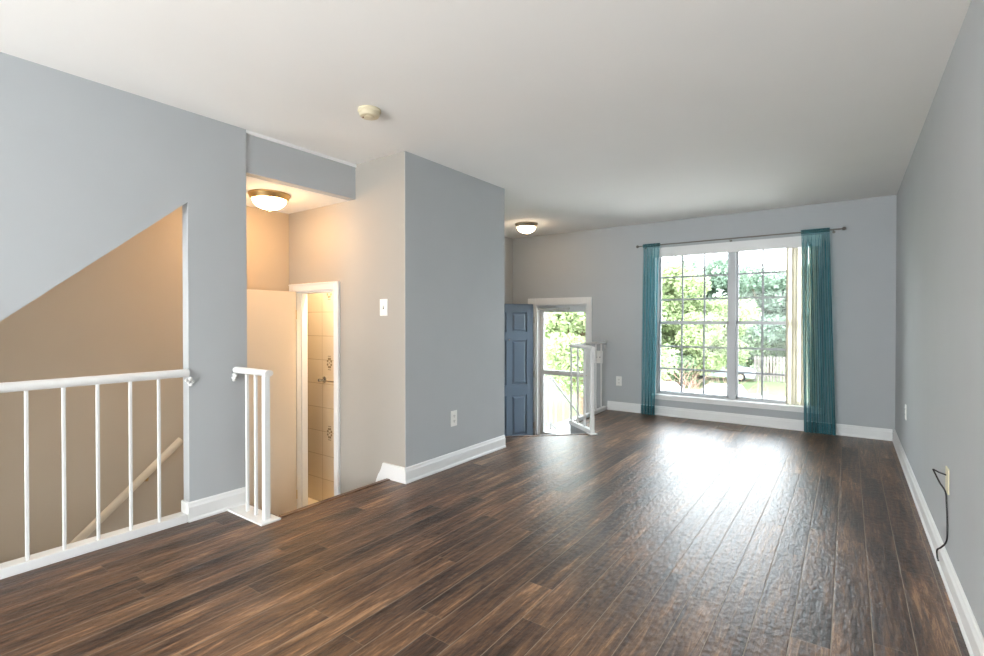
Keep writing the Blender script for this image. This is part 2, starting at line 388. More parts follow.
# ------------------------------------------------------------------ baseboards
def baseboard(name, a, b, label, side=1, h=.115):
    """a->b along wall foot, board on the left of a->b when side=1"""
    a, b = Vector(a), Vector(b); d = (b-a).normalized(); n = Vector((-d.y, d.x)) * side
    prof = [(0, 0), (.022, 0), (.022, .012), (.016, .022), (.016, h-.03), (.011, h-.018), (.009, h-.006), (.004, h), (0, h)]
    bm = bmesh.new(); prism(bm, [(a.x+n.x*t, a.y+n.y*t, z) for t, z in prof], (b.x-a.x, b.y-a.y, 0))
    return struct(name, bm, M_trim, label, 'baseboard')
baseboard('baseboard_back', (XR-.02, YB), (P4[0]+.03, YB), 'white baseboard under the window along the back wall')
baseboard('baseboard_right', (XR, YR), (XR, YB-.001), 'white baseboard along the right wall')
baseboard('baseboard_partition', (XB, YC-.005), (XB, YA-.016), 'white baseboard on the room side of the boxed-out partition')
bm = bmesh.new()   # end piece with curved scotia stop
prism(bm, [(XB-.001, YA, 0), (-2.835, YA, 0), (-2.96, YA, -.06), (-2.945, YA, -.02), (-2.925, YA, .02), (-2.90, YA, .055), (-2.885, YA, .09), (-2.875, YA, .115), (XB-.001, YA, .115)], (0, -.016, 0))
struct('baseboard_hall', bm, M_trim, 'short white baseboard with a curved end beside the hall steps', 'baseboard')
baseboard('baseboard_left', (XL, 1.335), (XL, 1.70), 'white baseboard at the foot of the narrow pier', side=-1)
bm = B((XL-LT, XL, 1.331, 1.347, 0, .115))
struct('baseboard_pier', bm, M_trim, 'white baseboard on the stair side of the narrow pier', 'baseboard', bevel=.003)

# ------------------------------------------------------------------ window
def Q(y, x, z):  # carry a point measured on the wall plane back along the sight line to depth y
    k = y / YB; return x*k, 1.2 + (z-1.2)*k
FY0, FY1 = 6.385, 6.46
win = sempty('window_1', (-1.125, YB+.05, WZ0), 'wide white double window with grilles in the back wall', 'window')
bm = B((WX0, WX0+.028, FY0, FY1, WZ0, WZ1), (WX1-.028, WX1, FY0, FY1, WZ0, WZ1), (WX0, WX1, FY0, FY1, WZ0, WZ0+.022), (WX0, WX1, FY0, FY1, WZ1-.04, WZ1), (-1.147, -1.074, FY0-.01, FY1, WZ0, WZ1))
obj('frame', bm, M_vinyl, win, bevel=.003)
for (a, b) in ((WX0+.028, -1.147), (-1.074, WX1-.028)):
    zm = 1.166
    for (z0, z1, yy, nm) in ((WZ0+.022, zm+.022, 6.40, 'lower_sash'), (zm-.018, WZ1-.04, 6.43, 'upper_sash')):
        st = .024
        bm = B((a, a+st, yy, yy+.028, z0, z1), (b-st, b, yy, yy+.028, z0, z1), (a, b, yy, yy+.028, z0, z0+.028), (a, b, yy, yy+.028, z1-.034, z1))
        s = obj(nm, bm, M_vinyl, win, bevel=.002)
        gx0, gx1, gz0, gz1 = a+st, b-st, z0+.028, z1-.034
        bm = bmesh.new(); gw = .0105
        for i in (1, 2):
            x = gx0 + (gx1-gx0)*i/3; box(bm, x-gw, x+gw, yy+.009, yy+.017, gz0, gz1)
            z = gz0 + (gz1-gz0)*i/3; box(bm, gx0, gx1, yy+.0085, yy+.0165, z-gw, z+gw)
        obj('grille', bm, M_grille, s)
        obj('pane', B((gx0, gx1, yy+.019, yy+.023, gz0, gz1)), M_glass, s)
        if nm == 'lower_sash':
            for fx in (.25, .75):
                x = gx0 + (gx1-gx0)*fx
                obj('sash_lock', B((x-.025, x+.025, yy-.008, yy+.012, z1, z1+.012)), M_vinyl, s, bevel=.003)
# white lining of the reveal
bm = B((WX0, WX0+.004, YB, FY0, WZ0, WZ1), (WX1-.004, WX1, YB, FY0, WZ0, WZ1), (WX0, WX1, YB, FY0, WZ1-.004, WZ1))
obj('reveal', bm, M_trim, win)
obj('sill', B((WX0-.035, WX1+.035, YB-.045, YB, .243, .265), (WX0, WX1, YB, FY0, .243, .265)), M_trim, win, bevel=.004)
obj('apron', B((WX0-.02, WX1+.02, YB-.016, YB, .20, .243)), M_trim, win, bevel=.003)

# vertical blind: valance + stacked slats
bl = empty('vertical_blind', (-1.12, YB-.03, 1.985), 'cream vertical blind drawn to the right under a white valance across the window', 'window blind')
obj('valance', B((WX0-.01, WX1+.01, YB-.062, YB-.05, 1.985, 2.105), (WX0-.01, WX0, YB-.05, YB, 1.985, 2.105), (WX1, WX1+.01, YB-.05, YB, 1.985, 2.105)), M_trim, bl, bevel=.002)
obj('headrail', B((WX0, WX1, YB-.04, YB-.005, 2.02, 2.06)), M_vinyl, bl)
for i in range(10):
    x = -.545 + .029*i; ang = R(72 + 9*sin(i*2.1))
    bm = bmesh.new(); hw = .042; cy = YB - .002 + .0
    pr = []
    for s_ in (-1, -.5, 0, .5, 1):
        pr.append((x + cos(ang)*hw*s_ + sin(ang)*.004*(1-s_*s_), cy + sin(ang)*hw*s_ - cos(ang)*.004*(1-s_*s_)))
    pl = [(px, py, .278) for px, py in pr] + [(px+.0016*sin(ang), py-.0016*cos(ang), .278) for px, py in pr[::-1]]
    prism(bm, pl, (0, 0, 1.742))
    obj('slat', bm, M_slat, bl)

M_rod = mat('dark_brushed_nickel', (128, 124, 118), .35, 1)
# curtain rod
ry, rz = YB-.115, 2.135
rod = empty('curtain_rod', (-1.12, ry, rz), 'thin brushed nickel curtain rod spanning the window', 'curtain rod')
bm = bmesh.new(); tube(bm, [(-2.155, ry, rz), (-.075, ry, rz)], .0075, 12); obj('rod', bm, M_rod, rod, smooth=True)
for x, s in ((-2.155, -1), (-.075, 1)):
    bm = bmesh.new(); lathe(bm, (x, ry, rz), [(0, 0), (.006, 0), (.008, .006*s), (.006, .012*s), (.015, .02*s), (.019, .032*s), (.015, .044*s), (.006, .05*s), (0, .051*s)], 16, 'x')
    obj('finial', bm, M_rod, rod, smooth=True)
for x in (-2.12, -1.12, -.13):
    bm = bmesh.new(); tube(bm, [(x, ry, rz-.006), (x, ry+.05, rz-.01), (x, YB, rz-.01)], .004, 8); lathe(bm, (x, YB-.004, rz-.01), [(0, 0), (.014, 0), (.014, .004), (0, .004)], 12, 'y')
    obj('bracket', bm, M_rod, rod, smooth=True)

def curtain(name, xt0, xt1, xb0, xb1, folds, amp, label, seed):
    rnd = random.Random(seed)
    nx, nz = folds*10, 40
    ph = [rnd.uniform(-.5, .5) for _ in range(folds+1)]; am = [rnd.uniform(.6, 1.25) for _ in range(folds+1)]
    bm = bmesh.new(); zt, zb = rz+.022, .012; V = []
    for j in range(nz+1):
        t = j/nz; z = zt + (zb-zt)*t; row = []
        ff = min(1, t*5)                              # gathered tightly on the rod, opening below
        x0 = xt0 + (xb0-xt0)*t; x1 = xt1 + (xb1-xt1)*t
        for i in range(nx+1):
            s = i/nx; k = s*folds; ki = min(int(k), folds-1); fr = k-ki
            A = am[ki]*(1-fr)+am[ki+1]*fr; P = ph[ki]*(1-fr)+ph[ki+1]*fr
            a = amp*(.35+.65*ff)*A
            y = ry + a*sin(2*pi*k + P*1.4*t + .5*sin(3*t+ki)) + .004*sin(9*t+i*.3)
            if j <= 1: y = ry - .008 - .004*sin(2*pi*k*2)
            x = x0 + (x1-x0)*s + .008*sin(4*pi*k+P*3)*ff
            row.append(bm.verts.new((x, y, z)))
        V.append(row)
    for j in range(nz):
        for i in range(nx): bm.faces.new((V[j][i], V[j][i+1], V[j+1][i+1], V[j+1][i]))
    root = empty(name, ((xt0+xt1)/2, ry, 0), label, 'curtain', 'teal sheer curtains on the window rod')
    obj('panel', bm, M_sheer, root, smooth=True)
    # double-turned hem at the foot
    bm = bmesh.new(); rows = []
    for j, z in enumerate((.125, .012)):
        t = (zt-z)/(zt-zb); x0 = xt0+(xb0-xt0)*t; x1 = xt1+(xb1-xt1)*t; row = []
        for i in range(nx+1):
            s = i/nx; k = s*folds; ki = min(int(k), folds-1); fr = k-ki
            A = am[ki]*(1-fr)+am[ki+1]*fr; P = ph[ki]*(1-fr)+ph[ki+1]*fr
            y = ry + amp*A*sin(2*pi*k+P*1.4*t+.5*sin(3*t+ki)) + .004*sin(9*t+i*.3) + .003
            row.append(bm.verts.new((x0+(x1-x0)*s+.008*sin(4*pi*k+P*3), y, z)))
        rows.append(row)
    for i in range(nx): bm.faces.new((rows[0][i], rows[0][i+1], rows[1][i+1], rows[1][i]))
    obj('hem', bm, M_sheer, root, smooth=True)
    # rod pocket heading
    bm = bmesh.new(); tube(bm, [(xt0-.002, ry, rz+.002), (xt1+.002, ry, rz+.002)], 0, 14, radii=[(.011, .021)]*2); obj('rod_pocket', bm, M_sheer, root, smooth=True)
    return root
curtain('curtain', -2.115, -1.905, -2.135, -1.955, 5, .028, 'teal sheer curtain panel hanging left of the window', 3)
curtain('curtain', -.415, -.165, -.385, -.10, 7, .03, 'teal sheer curtain panel hanging over the right end of the window', 5)

# ------------------------------------------------------------------ entry door and storm door
tr = sempty('trim_2', (-3.33, YB, LOW), 'white casing around the entry doorway', 'door casing')
cw = .075
obj('casing', B((DX0-.13, DX0-.0, YB-.018, YB, LOW, DZ1+.095), (DX1, DX1+.06, YB-.018, YB, LOW, DZ1+.095), (DX0, DX1, YB-.018, YB, DZ1, DZ1+.095)), M_trim, tr, bevel=.003)
obj('jamb', B((DX0, DX0+.018, YB, YB+WT, LOW, DZ1), (DX1-.018, DX1, YB, YB+WT, LOW, DZ1), (DX0, DX1, YB, YB+WT, DZ1-.018, DZ1)), M_trim, tr)
# slab, hinged left, swung in past square
hx, hy = -3.775, 6.30; du = Vector((-.415, -.91)).normalized(); dn = Vector((du.y, -du.x)) * -1   # dn points into the view
if dn.x < 0: dn = -dn
W_, TH = .83, .044
d1 = sempty('door_1', (hx, hy, LOW), 'slate-blue six-panel entry door standing open into the foyer', 'door')
def slabpt(s, n, z): return (hx+du.x*s+dn.x*n, hy+du.y*s+dn.y*n, z)
def slabbox(bm, s0, s1, n0, n1, z0, z1):
    v = [bm.verts.new(slabpt(s, n, z)) for z in (z0, z1) for s, n in ((s0,n0),(s1,n0),(s1,n1),(s0,n1))]
    for f in ((0,3,2,1),(4,5,6,7),(0,1,5,4),(1,2,6,5),(2,3,7,6),(3,0,4,7)): bm.faces.new([v[i] for i in f])
z0, z1 = LOW+.012, LOW+2.035
cols = ((.115, .365), (.465, .715)); rows = ((.125, .70), (.86, 1.50), (1.62, 1.90))
bm = bmesh.new(); g = .015
slabbox(bm, 0, W_, -TH+g, -g, z0, z1)                       # core
for n0, n1 in ((-g, 0), (-TH, -TH+g)):
    for s0, s1 in ((0, cols[0][0]), (cols[0][1], cols[1][0]), (cols[1][1], W_)): slabbox(bm, s0, s1, n0, n1, z0, z1)
    zz = [0, rows[0][0], rows[0][1], rows[1][0], rows[1][1], rows[2][0], rows[2][1], 2.023]
    for s0, s1 in cols:
        for i in (0, 2, 4, 6): slabbox(bm, s0, s1, n0, n1, z0+zz[i], z0+zz[i+1])
obj('slab', bm, M_navy, d1)
for s0, s1 in cols:
    for r0, r1 in rows:
        bm = bmesh.new(); m_ = .028
        for nn, sg in ((-g, 1), (-TH+g, -1)):
            a = [slabpt(s, nn, z0+z) for s, z in ((s0+.012, r0+.012), (s1-.012, r0+.012), (s1-.012, r1-.012), (s0+.012, r1-.012))]
            b = [slabpt(s, nn+sg*g*.8, z0+z) for s, z in ((s0+.012+m_, r0+.012+m_), (s1-.012-m_, r0+.012+m_), (s1-.012-m_, r1-.012-m_), (s0+.012+m_, r1-.012-m_))]
            va = [bm.verts.new(p) for p in a]; vb = [bm.verts.new(p) for p in b]; bm.faces.new(vb); bm.faces.new(va[::-1])
            for i in range(4): bm.faces.new((va[i], va[(i+1)%4], vb[(i+1)%4], vb[i]))
        obj('raised_panel', bm, M_navy, d1)
bm = bmesh.new(); k = slabpt(.415, .0, LOW+1.52); sphere(bm, k, .011, 8); obj('peephole', bm, M_nickel, d1, smooth=True)
bm = bmesh.new(); tube(bm, [slabpt(.765, -.005, .33), slabpt(.765, .04, .33)], .012, 10); sphere(bm, slabpt(.765, .055, .33), .027, 12); tube(bm, [slabpt(.765, 0, .33), slabpt(.765, .008, .33)], .03, 16)
obj('handle', bm, M_nickel, d1, smooth=True)
for z in (-.35, .4, 1.2):
    bm = bmesh.new(); tube(bm, [(hx+.006, hy+.012, z-.045), (hx+.006, hy+.012, z+.045)], .007, 8); obj('hinge', bm, M_nickel, d1, smooth=True)
# storm door
sy0, sy1 = YB+.09, YB+.12
d2 = sempty('door_2', (-3.33, sy0, LOW), 'white storm door with tall glass panes and a middle bar', 'door')
a, b = DX0+.018, DX1-.018; st = .062; zt = DZ1-.018
gl = a+st; gr = b-st; gt = 1.318; gb = LOW+.14
obj('frame', B((a, gl, sy0, sy1, LOW+.01, zt), (gr, b, sy0, sy1, LOW+.01, zt), (gl, gr, sy0, sy1, gt, zt), (gl, gr, sy0, sy1, LOW+.01, gb), (gl, gr, sy0-.004, sy1, .395, .465)), M_metalw, d2, bevel=.003)
obj('upper_pane', B((gl, gr, sy0+.013, sy0+.017, .465, gt)), M_glass, d2)
obj('lower_pane', B((gl, gr, sy0+.013, sy0+.017, gb, .395)), M_glass, d2)
bm = bmesh.new(); tube(bm, [(a+.01, sy0-.05, 1.365), (a+.34, sy0-.035, 1.365)], .014, 12); tube(bm, [(a+.34, sy0-.035, 1.365), (a+.47, sy0-.02, 1.365)], .006, 8); box(bm, a+.45, a+.49, sy0-.03, sy0, 1.35, 1.38); box(bm, a, a+.02, sy0-.06, sy0-.01, 1.35, 1.38)
obj('door_closer', bm, mat('grey_closer', (222, 222, 218), .4), d2, smooth=True)
bm = bmesh.new(); tube(bm, [(b-.03, sy0, .43), (b-.03, sy0-.04, .43), (b-.12, sy0-.045, .43)], .008, 8); obj('handle', bm, M_nickel, d2, smooth=True)

# ------------------------------------------------------------------ bathroom door and casing
t3 = sempty('trim_3', (-3.75, YA, LOW), 'cream-white casing around the bathroom doorway', 'door casing')
M_trimw = M_trim
bm = bmesh.new(); cw = .065
box(bm, BX0-.075, BX0, YA-.018, YA, LOW, BZ1+cw); box(bm, BX1, BX1+cw, YA-.018, YA, LOW, BZ1+cw); box(bm, BX0, BX1, YA-.018, YA, BZ1, BZ1+cw)
box(bm, BX1+cw-.014, BX1+cw, YA-.024, YA-.018, LOW, BZ1+cw); box(bm, BX0-.075, BX1+cw, YA-.024, YA-.018, BZ1+cw-.014, BZ1+cw)
obj('casing', bm, M_trimw, t3, bevel=.003)
obj('jamb', B((BX0, BX0+.015, YA, YA+.11, LOW, BZ1), (BX1-.015, BX1, YA, YA+.11, LOW, BZ1), (BX0, BX1, YA, YA+.11, BZ1-.015, BZ1), (BX0+.015, BX0+.027, YA+.045, YA+.075, LOW, BZ1)), M_trimw, t3)
d3 = sempty('door_3', (-4.0, YA-.03, LOW+.01), 'cream flush bathroom door swung open into the stair hall', 'door')
obj('slab', B((-4.012, -3.977, YA-.03-.555, YA-.03, LOW+.012, 1.452)), M_bathdoor, d3, bevel=.002)
bm = bmesh.new(); lathe(bm, (-3.977, YA-.52, .35), [(0,0),(.03,0),(.03,.006),(.011,.01),(.011,.035),(.026,.045),(.027,.06),(.018,.07),(0,.072)], 16, 'x'); obj('handle', bm, M_brass, d3, smooth=True)
for z in (-.35, 1.25):
    bm = bmesh.new(); tube(bm, [(-3.985, YA-.025, z-.04), (-3.985, YA-.025, z+.04)], .006, 8); obj('hinge', bm, M_brass, d3, smooth=True)
# strike plate on the right jamb
struct('trim_strike_plate', B((BX1-.018, BX1-.015, YA+.02, YA+.05, .23, .29)), M_brass, 'small brass strike plate on the bathroom door jamb', 'door hardware')

# bathroom: ornament tiles, towel bar, ceiling lamp
def by(u, v, y):   # used once to read off where the small tile ornaments sit on the bathroom wall
    Fx, cyy, yaw, p = 496.7, 324.46, R(35.68), R(-.492)
    a_, b_ = (u-492)/Fx, (cyy-v)/Fx; d_ = cos(p)-b_*sin(p); zz_ = sin(p)+b_*cos(p)
    X_, Y_ = a_*cos(yaw)-d_*sin(yaw), a_*sin(yaw)+d_*cos(yaw); t_ = y/Y_
    return X_*t_, 1.2+zz_*t_
ox, oz = by(329.5, 363, 3.0)
for k in (-1, 0, 1):
    cz = oz + k*3*TW*.97
    bm = bmesh.new()
    for q in range(8):
        a_ = pi*(q+.5)/4
        lathe(bm, (ox+.030*cos(a_), 2.9995, cz+.043*sin(a_)), [(0, -.003), (.0105, -.0028), (.012, 0), (0, 0)], 10, 'y')
    for sz in (-1, 1):
        box(bm, ox-.022, ox+.022, 2.9975, 3.0, cz+sz*.066-.003, cz+sz*.066+.003)
    lathe(bm, (ox, 2.9995, cz), [(0, -.003), (.006, -.003), (.007, 0), (0, 0)], 8, 'y')
    o = obj('wall_bathroom_ornament', bm, M_deco, loc=(ox, 3.0, cz)); tag(o, ['lowest', 'middle', 'topmost'][k+1] + ' brown wreath ornament on the cream bathroom tiles', 'tile ornament', kind='structure')
bx, bz = by(321, 380, 2.96)
tb = empty('towel_bar', (bx, 3.0, bz), 'chrome towel bar with a round rosette on the bathroom tiles', 'towel bar')
bm = bmesh.new(); tube(bm, [(bx, 2.94, bz), (bx+.46, 2.94, bz)], .007, 10); obj('bar', bm, M_chrome, tb, smooth=True)
for x in (bx, bx+.46):
    bm = bmesh.new(); lathe(bm, (x, 3.0, bz), [(0, 0), (.032, 0), (.032, -.006), (.024, -.012), (.01, -.016), (.01, -.045), (.016, -.055), (.014, -.07), (0, -.073)], 18, 'y'); obj('rosette', bm, M_chrome, tb, smooth=True)

# ------------------------------------------------------------------ ceiling lights
def ceiling_light(x, y, z, r, metal, glow, label):
    t = empty('ceiling_light', (x, y, z), label, 'ceiling light', 'flush dome ceiling lights')
    bm = bmesh.new(); lathe(bm, (x, y, z), [(0, 0), (r, 0), (r*1.0, -.012), (r*.95, -.02), (r*.93, -.03), (r*.84, -.045), (r*.80, -.04), (0, -.03)], 40); obj('base_ring', bm, metal, t, smooth=True)
    bm = bmesh.new(); pr = [(r*.80*cos(a), -.042-.075*sin(a)) for a in [i*pi/2/10 for i in range(11)]]; pr[-1] = (0, pr[-1][1]); lathe(bm, (x, y, z), pr, 40); obj('glass_bowl', bm, glow, t, smooth=True)
    bm = bmesh.new(); lathe(bm, (x, y, z-.117), [(0, .004), (.012, .004), (.014, -.002), (.007, -.008), (.009, -.014), (.005, -.022), (0, -.024)], 14); obj('finial', bm, metal, t, smooth=True)
ceiling_light(-3.605, 2.10, 2.163, .15, M_brass, emit('warm_lit_glass', (255, 204, 146), 34), 'lit dome ceiling light with a brass ring over the stair hall')
ceiling_light(-3.38, 5.47, H, .148, M_nickel, emit('soft_lit_glass', (255, 226, 192), 22), 'lit dome ceiling light with a nickel ring over the foyer')
ceiling_light(-3.75, 2.855, 2.0, .12, M_brass, emit('bath_lit_glass', (255, 230, 196), 170), 'lit dome ceiling light inside the bathroom')

# smoke detector
sx_, sy_ = -2.30, 1.965
t = empty('smoke_detector', (sx_, sy_, H), 'small yellowed round smoke detector on the ceiling', 'smoke detector')
bm = bmesh.new(); lathe(bm, (sx_, sy_, H), [(0, 0), (.066, 0), (.068, -.012), (.060, -.02), (.060, -.03), (.052, -.042), (.0, -.044)], 36); obj('housing', bm, M_smoke, t, smooth=True)
bm = bmesh.new(); lathe(bm, (sx_, sy_, H-.043), [(0, 0), (.03, 0), (.03, -.003), (.026, -.005), (0, -.005)], 24); obj('cover_ring', bm, M_smoke, t, smooth=True)
bm = bmesh.new(); sphere(bm, (sx_-.03, sy_-.022, H-.043), .005, 6); obj('indicator', bm, mat('red_indicator', (120, 50, 40), .4), t)

# ------------------------------------------------------------------ switches and outlets
def plate(name, loc, nrm, w_, h_, kind, label, cat, m=M_plate, group=None):
    """nrm: '-y' (on a wall facing the camera) or '+x' / '-x'"""
    t = empty(name, loc, label, cat, group); x, y, z = loc
    def bx_(s0, s1, d0, d1, z0_, z1_):
        if nrm == '-y': return (x+s0, x+s1, y-d1, y-d0, z+z0_, z+z1_)
        if nrm == '+x': return (x+d0, x+d1, y+s0, y+s1, z+z0_, z+z1_)
        return (x-d1, x-d0, y+s0, y+s1, z+z0_, z+z1_)
    obj('cover_plate', B(bx_(-w_/2, w_/2, 0, .006, -h_/2, h_/2)), m, t, bevel=.002)
    if kind == 'outlet':
        for dz in (-.021, .021):
            s = obj('socket', B(bx_(-.016, .016, .006, .0085, dz-.014, dz+.014)), m, t, bevel=.001)
            obj('slots', B(bx_(-.008, -.005, .0085, .0092, dz-.004, dz+.008), bx_(.005, .008, .0085, .0092, dz-.004, dz+.008), bx_(-.003, .003, .0085, .0092, dz-.011, dz-.006)), M_plateslot, s)
    elif kind == 'switch':
        n = max(1, round(w_/.06)-0) if w_ > .1 else 1
        for i in range(n):
            c_ = (i-(n-1)/2)*.046
            s = obj('toggle_slot', B(bx_(c_-.006, c_+.006, .006, .0066, -.012, .012)), M_plateslot, t)
            obj('toggle', B(bx_(c_-.0045, c_+.0045, .0066, .016, -.001, .010)), m, t)
    return t
plate('wall_outlet', (XB, 3.1401, .39), '+x', .078, .128, 'outlet', 'white outlet low on the boxed-out partition wall', 'outlet')
plate('wall_outlet', (-2.473, YB, .393), '-y', .078, .125, 'outlet', 'white outlet low on the back wall between foyer railing and window', 'outlet')
plate('wall_outlet', (XR, 5.19, .46), '-x', .075, .12, 'outlet', 'small white outlet on the right wall near the far corner', 'outlet')
plate('cable_plate', (XR, 3.11, .455), '-x', .075, .118, 'blank', 'cream wall plate on the right wall with a black cable coming out', 'wall plate', M_creamplate)
plate('light_switch', (-2.873, YA, 1.297), '-y', .082, .128, 'switch', 'white light switch on the greige wall beside the stair hall', 'light switch')
plate('light_switch', (-2.765, YB, .70), '-y', .125, .17, 'switch', 'double white light switch on the back wall behind the foyer railing', 'light switch')
# loose cable
bm = bmesh.new()
def smoothpts(P, n=8):
    P = [Vector(p) for p in P]; P = [P[0]*2-P[1]] + P + [P[-1]*2-P[-2]]; o_ = []
    for i in range(1, len(P)-2):
        for k in range(n):
            t_ = k/n; a_, b_, c_, d_ = P[i-1], P[i], P[i+1], P[i+2]
            o_.append(.5*((2*b_)+(-a_+c_)*t_+(2*a_-5*b_+4*c_-d_)*t_*t_+(-a_+3*b_-3*c_+d_)*t_**3))
    o_.append(P[-2]); return o_
cpts = smoothpts([(XR-.002, 3.12, .475), (XR-.03, 3.13, .482), (XR-.048, 3.15, .488), (XR-.045, 3.145, .478), (XR-.03, 3.11, .44), (XR-.012, 3.09, .405), (XR-.008, 3.085, .35), (XR-.006, 3.075, .25), (XR-.008, 3.08, .18), (XR-.02, 3.13, .13), (XR-.03, 3.17, .10), (XR-.03, 3.17, .07), (XR-.028, 3.15, .055)])
tube(bm, cpts, .0036, 8)
o = obj('coaxial_cable', bm, M_black, loc=(XR-.03, 3.13, .05), smooth=True); tag(o, 'black cable looping out of the cream wall plate down to the baseboard', 'cable')

# floor vent
vx0, vx1, vy0, vy1 = -1.22, -.93, 5.915, 6.055
t = empty('floor_vent', ((vx0+vx1)/2, (vy0+vy1)/2, 0), 'brown metal floor vent in the planks under the window', 'floor vent')
obj('duct', B((vx0+.015, vx1-.015, vy0+.015, vy1-.015, .0002, .001)), M_ventd, t)
obj('rim', B((vx0, vx1, vy0, vy0+.02, 0, .005), (vx0, vx1, vy1-.02, vy1, 0, .005), (vx0, vx0+.02, vy0+.02, vy1-.02, 0, .005), (vx1-.02, vx1, vy0+.02, vy1-.02, 0, .005)), M_vent, t)
bm = bmesh.new()
for i in range(14):
    x = vx0+.026+i*(vx1-vx0-.052)/13; box(bm, x-.003, x+.003, vy0+.02, vy1-.02, .0012, .0045)
box(bm, vx0+.02, vx1-.02, (vy0+vy1)/2-.004, (vy0+vy1)/2+.004, .0012, .005)
obj('louvre', bm, M_vent, t)

# ------------------------------------------------------------------ railings
def handrail_pts(bm, pts, rx=.022, ry_=.02):
    tube(bm, pts, 0, 14, radii=[(rx, ry_)]*len(pts))
def scroll_bracket(bm, c, d):
    """small scalloped wall bracket: c point at wall, d horizontal unit vector along which the rail runs"""
    c = Vector(c); d = Vector(d)
    for (s, zz, r_) in ((.0, .0, .012), (.010, -.018, .011), (.0, -.033, .011), (-.012, -.02, .010), (.022, -.006, .010)):
        sphere(bm, c + d*s + Vector((0, 0, zz)), r_, 8)
# 1. stairwell railing under the sloped cut
rx = XL - .035
r1 = empty('stair_railing', (rx, .77, 0), 'long white metal railing in the sloped stairwell opening on the left', 'railing', 'white metal railings')
obj('base_shoe', B((rx-.035, XL+.012, .20, 1.331, 0, .048)), M_trim, r1, bevel=.003)
bm = bmesh.new(); handrail_pts(bm, [(rx+.03, .205, .886), (rx+.03, 1.345, .886)], .024, .024); obj('handrail', bm, M_metalw, r1, smooth=True)
bm = bmesh.new(); scroll_bracket(bm, (XL+.010, 1.352, .85), (0, -1, 0)); obj('wall_bracket', bm, M_metalw, r1, smooth=True)
for y in (.348, .488, .628, .767, .906, 1.052, 1.190):
    bm = bmesh.new(); box(bm, rx+.022, rx+.037, y-.0075, y+.0075, .048, .87); obj('baluster', bm, M_metalw, r1, bevel=.003)
# wall handrail of the lower stairs
hw_x = XH+.07
h = empty('stair_handrail', (XH, 1.4, .1), 'cream sloping handrail on the stairwell wall behind the railing', 'handrail')
y0_, z0_ = 1.66, .305; sl = .87
bm = bmesh.new(); tube(bm, [(hw_x, y0_-.0, z0_), (hw_x, y0_-2.2, z0_-2.2*sl)], 0, 12, radii=[(.02, .028)]*2); obj('rail', bm, M_rail, h, smooth=True)
for q in (.22, 1.2, 2.05):
    bm = bmesh.new(); tube(bm, [(hw_x, y0_-q, z0_-q*sl-.02), (hw_x-.01, y0_-q, z0_-q*sl-.06), (XH, y0_-q, z0_-q*sl-.07)], .007, 8); obj('bracket', bm, M_brass, h, smooth=True)
# 2. short railing from the pier
yy = 1.617
r2 = empty('stair_railing', (-2.98, yy, 0), 'short white railing with three uprights standing by the pier at the hall steps', 'railing', 'white metal railings')
obj('base_plate', B((XL+.0225, -2.765, yy-.062, yy+.062, 0, .012)), M_trim, r2, bevel=.003)
bm = bmesh.new(); handrail_pts(bm, [(XL+.03, yy, .885), (-2.785, yy, .885)], .027, .02); obj('handrail', bm, M_metalw, r2, smooth=True)
bm = bmesh.new(); scroll_bracket(bm, (XL+.026, yy-.015, .855), (1, 0, 0)); obj('wall_bracket', bm, M_metalw, r2, smooth=True)
for x in (-3.035, -2.935):
    obj('baluster', B((x-.009, x+.009, yy-.009, yy+.009, .012, .87)), M_metalw, r2, bevel=.003)
obj('newel_post', B((-2.84, -2.805, yy-.018, yy+.018, .012, .87)), M_metalw, r2, bevel=.004)
# 3. foyer railing
p2, p3, p4 = Vector(P2)+Vector((.0,.0)), Vector(P3), Vector((P4[0]+.0, YB))
r3 = empty('stair_railing', (p3.x, p3.y, 0), 'white angled railing with a corner post around the foyer well', 'railing', 'white metal railings')
bm = bmesh.new()
dd = (p3-p2); obox(bm, (p2+p3)/2, dd.length+.03, dd.normalized(), .05, 0, .045)
dd = (p4-p3); obox(bm, (p3+p4)/2+Vector((0,.02)), dd.length-.06, dd.normalized(), .05, 0, .044)
obj('base_shoe', bm, M_trim, r3, bevel=.003)
def R3(p, z): return (p.x, p.y, z)
bm = bmesh.new(); e0 = p2 + (p2-p3).normalized()*.03
handrail_pts(bm, [R3(e0, .905), R3(p3, .905)], .027, .019); obj('handrail', bm, M_metalw, r3, smooth=True)
bm = bmesh.new(); handrail_pts(bm, [R3(p3-(p4-p3).normalized()*.02, .906), R3(p4-Vector((0, .004)), .906)], .025, .018); obj('handrail', bm, M_metalw, r3, smooth=True)
bm = bmesh.new(); scroll_bracket(bm, (p4.x, YB-.016, .86), (0, -1, 0)); obj('wall_bracket', bm, M_metalw, r3, smooth=True)
dd = (p3-p2).normalized()
bm = bmesh.new(); obox(bm, p2, .038, dd, .038, .006, .89); obox(bm, p2, .1, dd, .085, .0, .008); obj('newel_post', bm, M_metalw, r3, bevel=.003)
for i in range(1, 4):
    q = p2 + (p3-p2)*(i/3); bm = bmesh.new(); obox(bm, q, .017, dd, .017, .045, .89); obj('baluster', bm, M_metalw, r3)
dd = (p4-p3).normalized()
for i in (.17, .34, .51, .68, .85):
    q = p3 + (p4-p3)*i; bm = bmesh.new(); obox(bm, q, .016, dd, .016, .045, .892); obj('baluster', bm, M_metalw, r3)

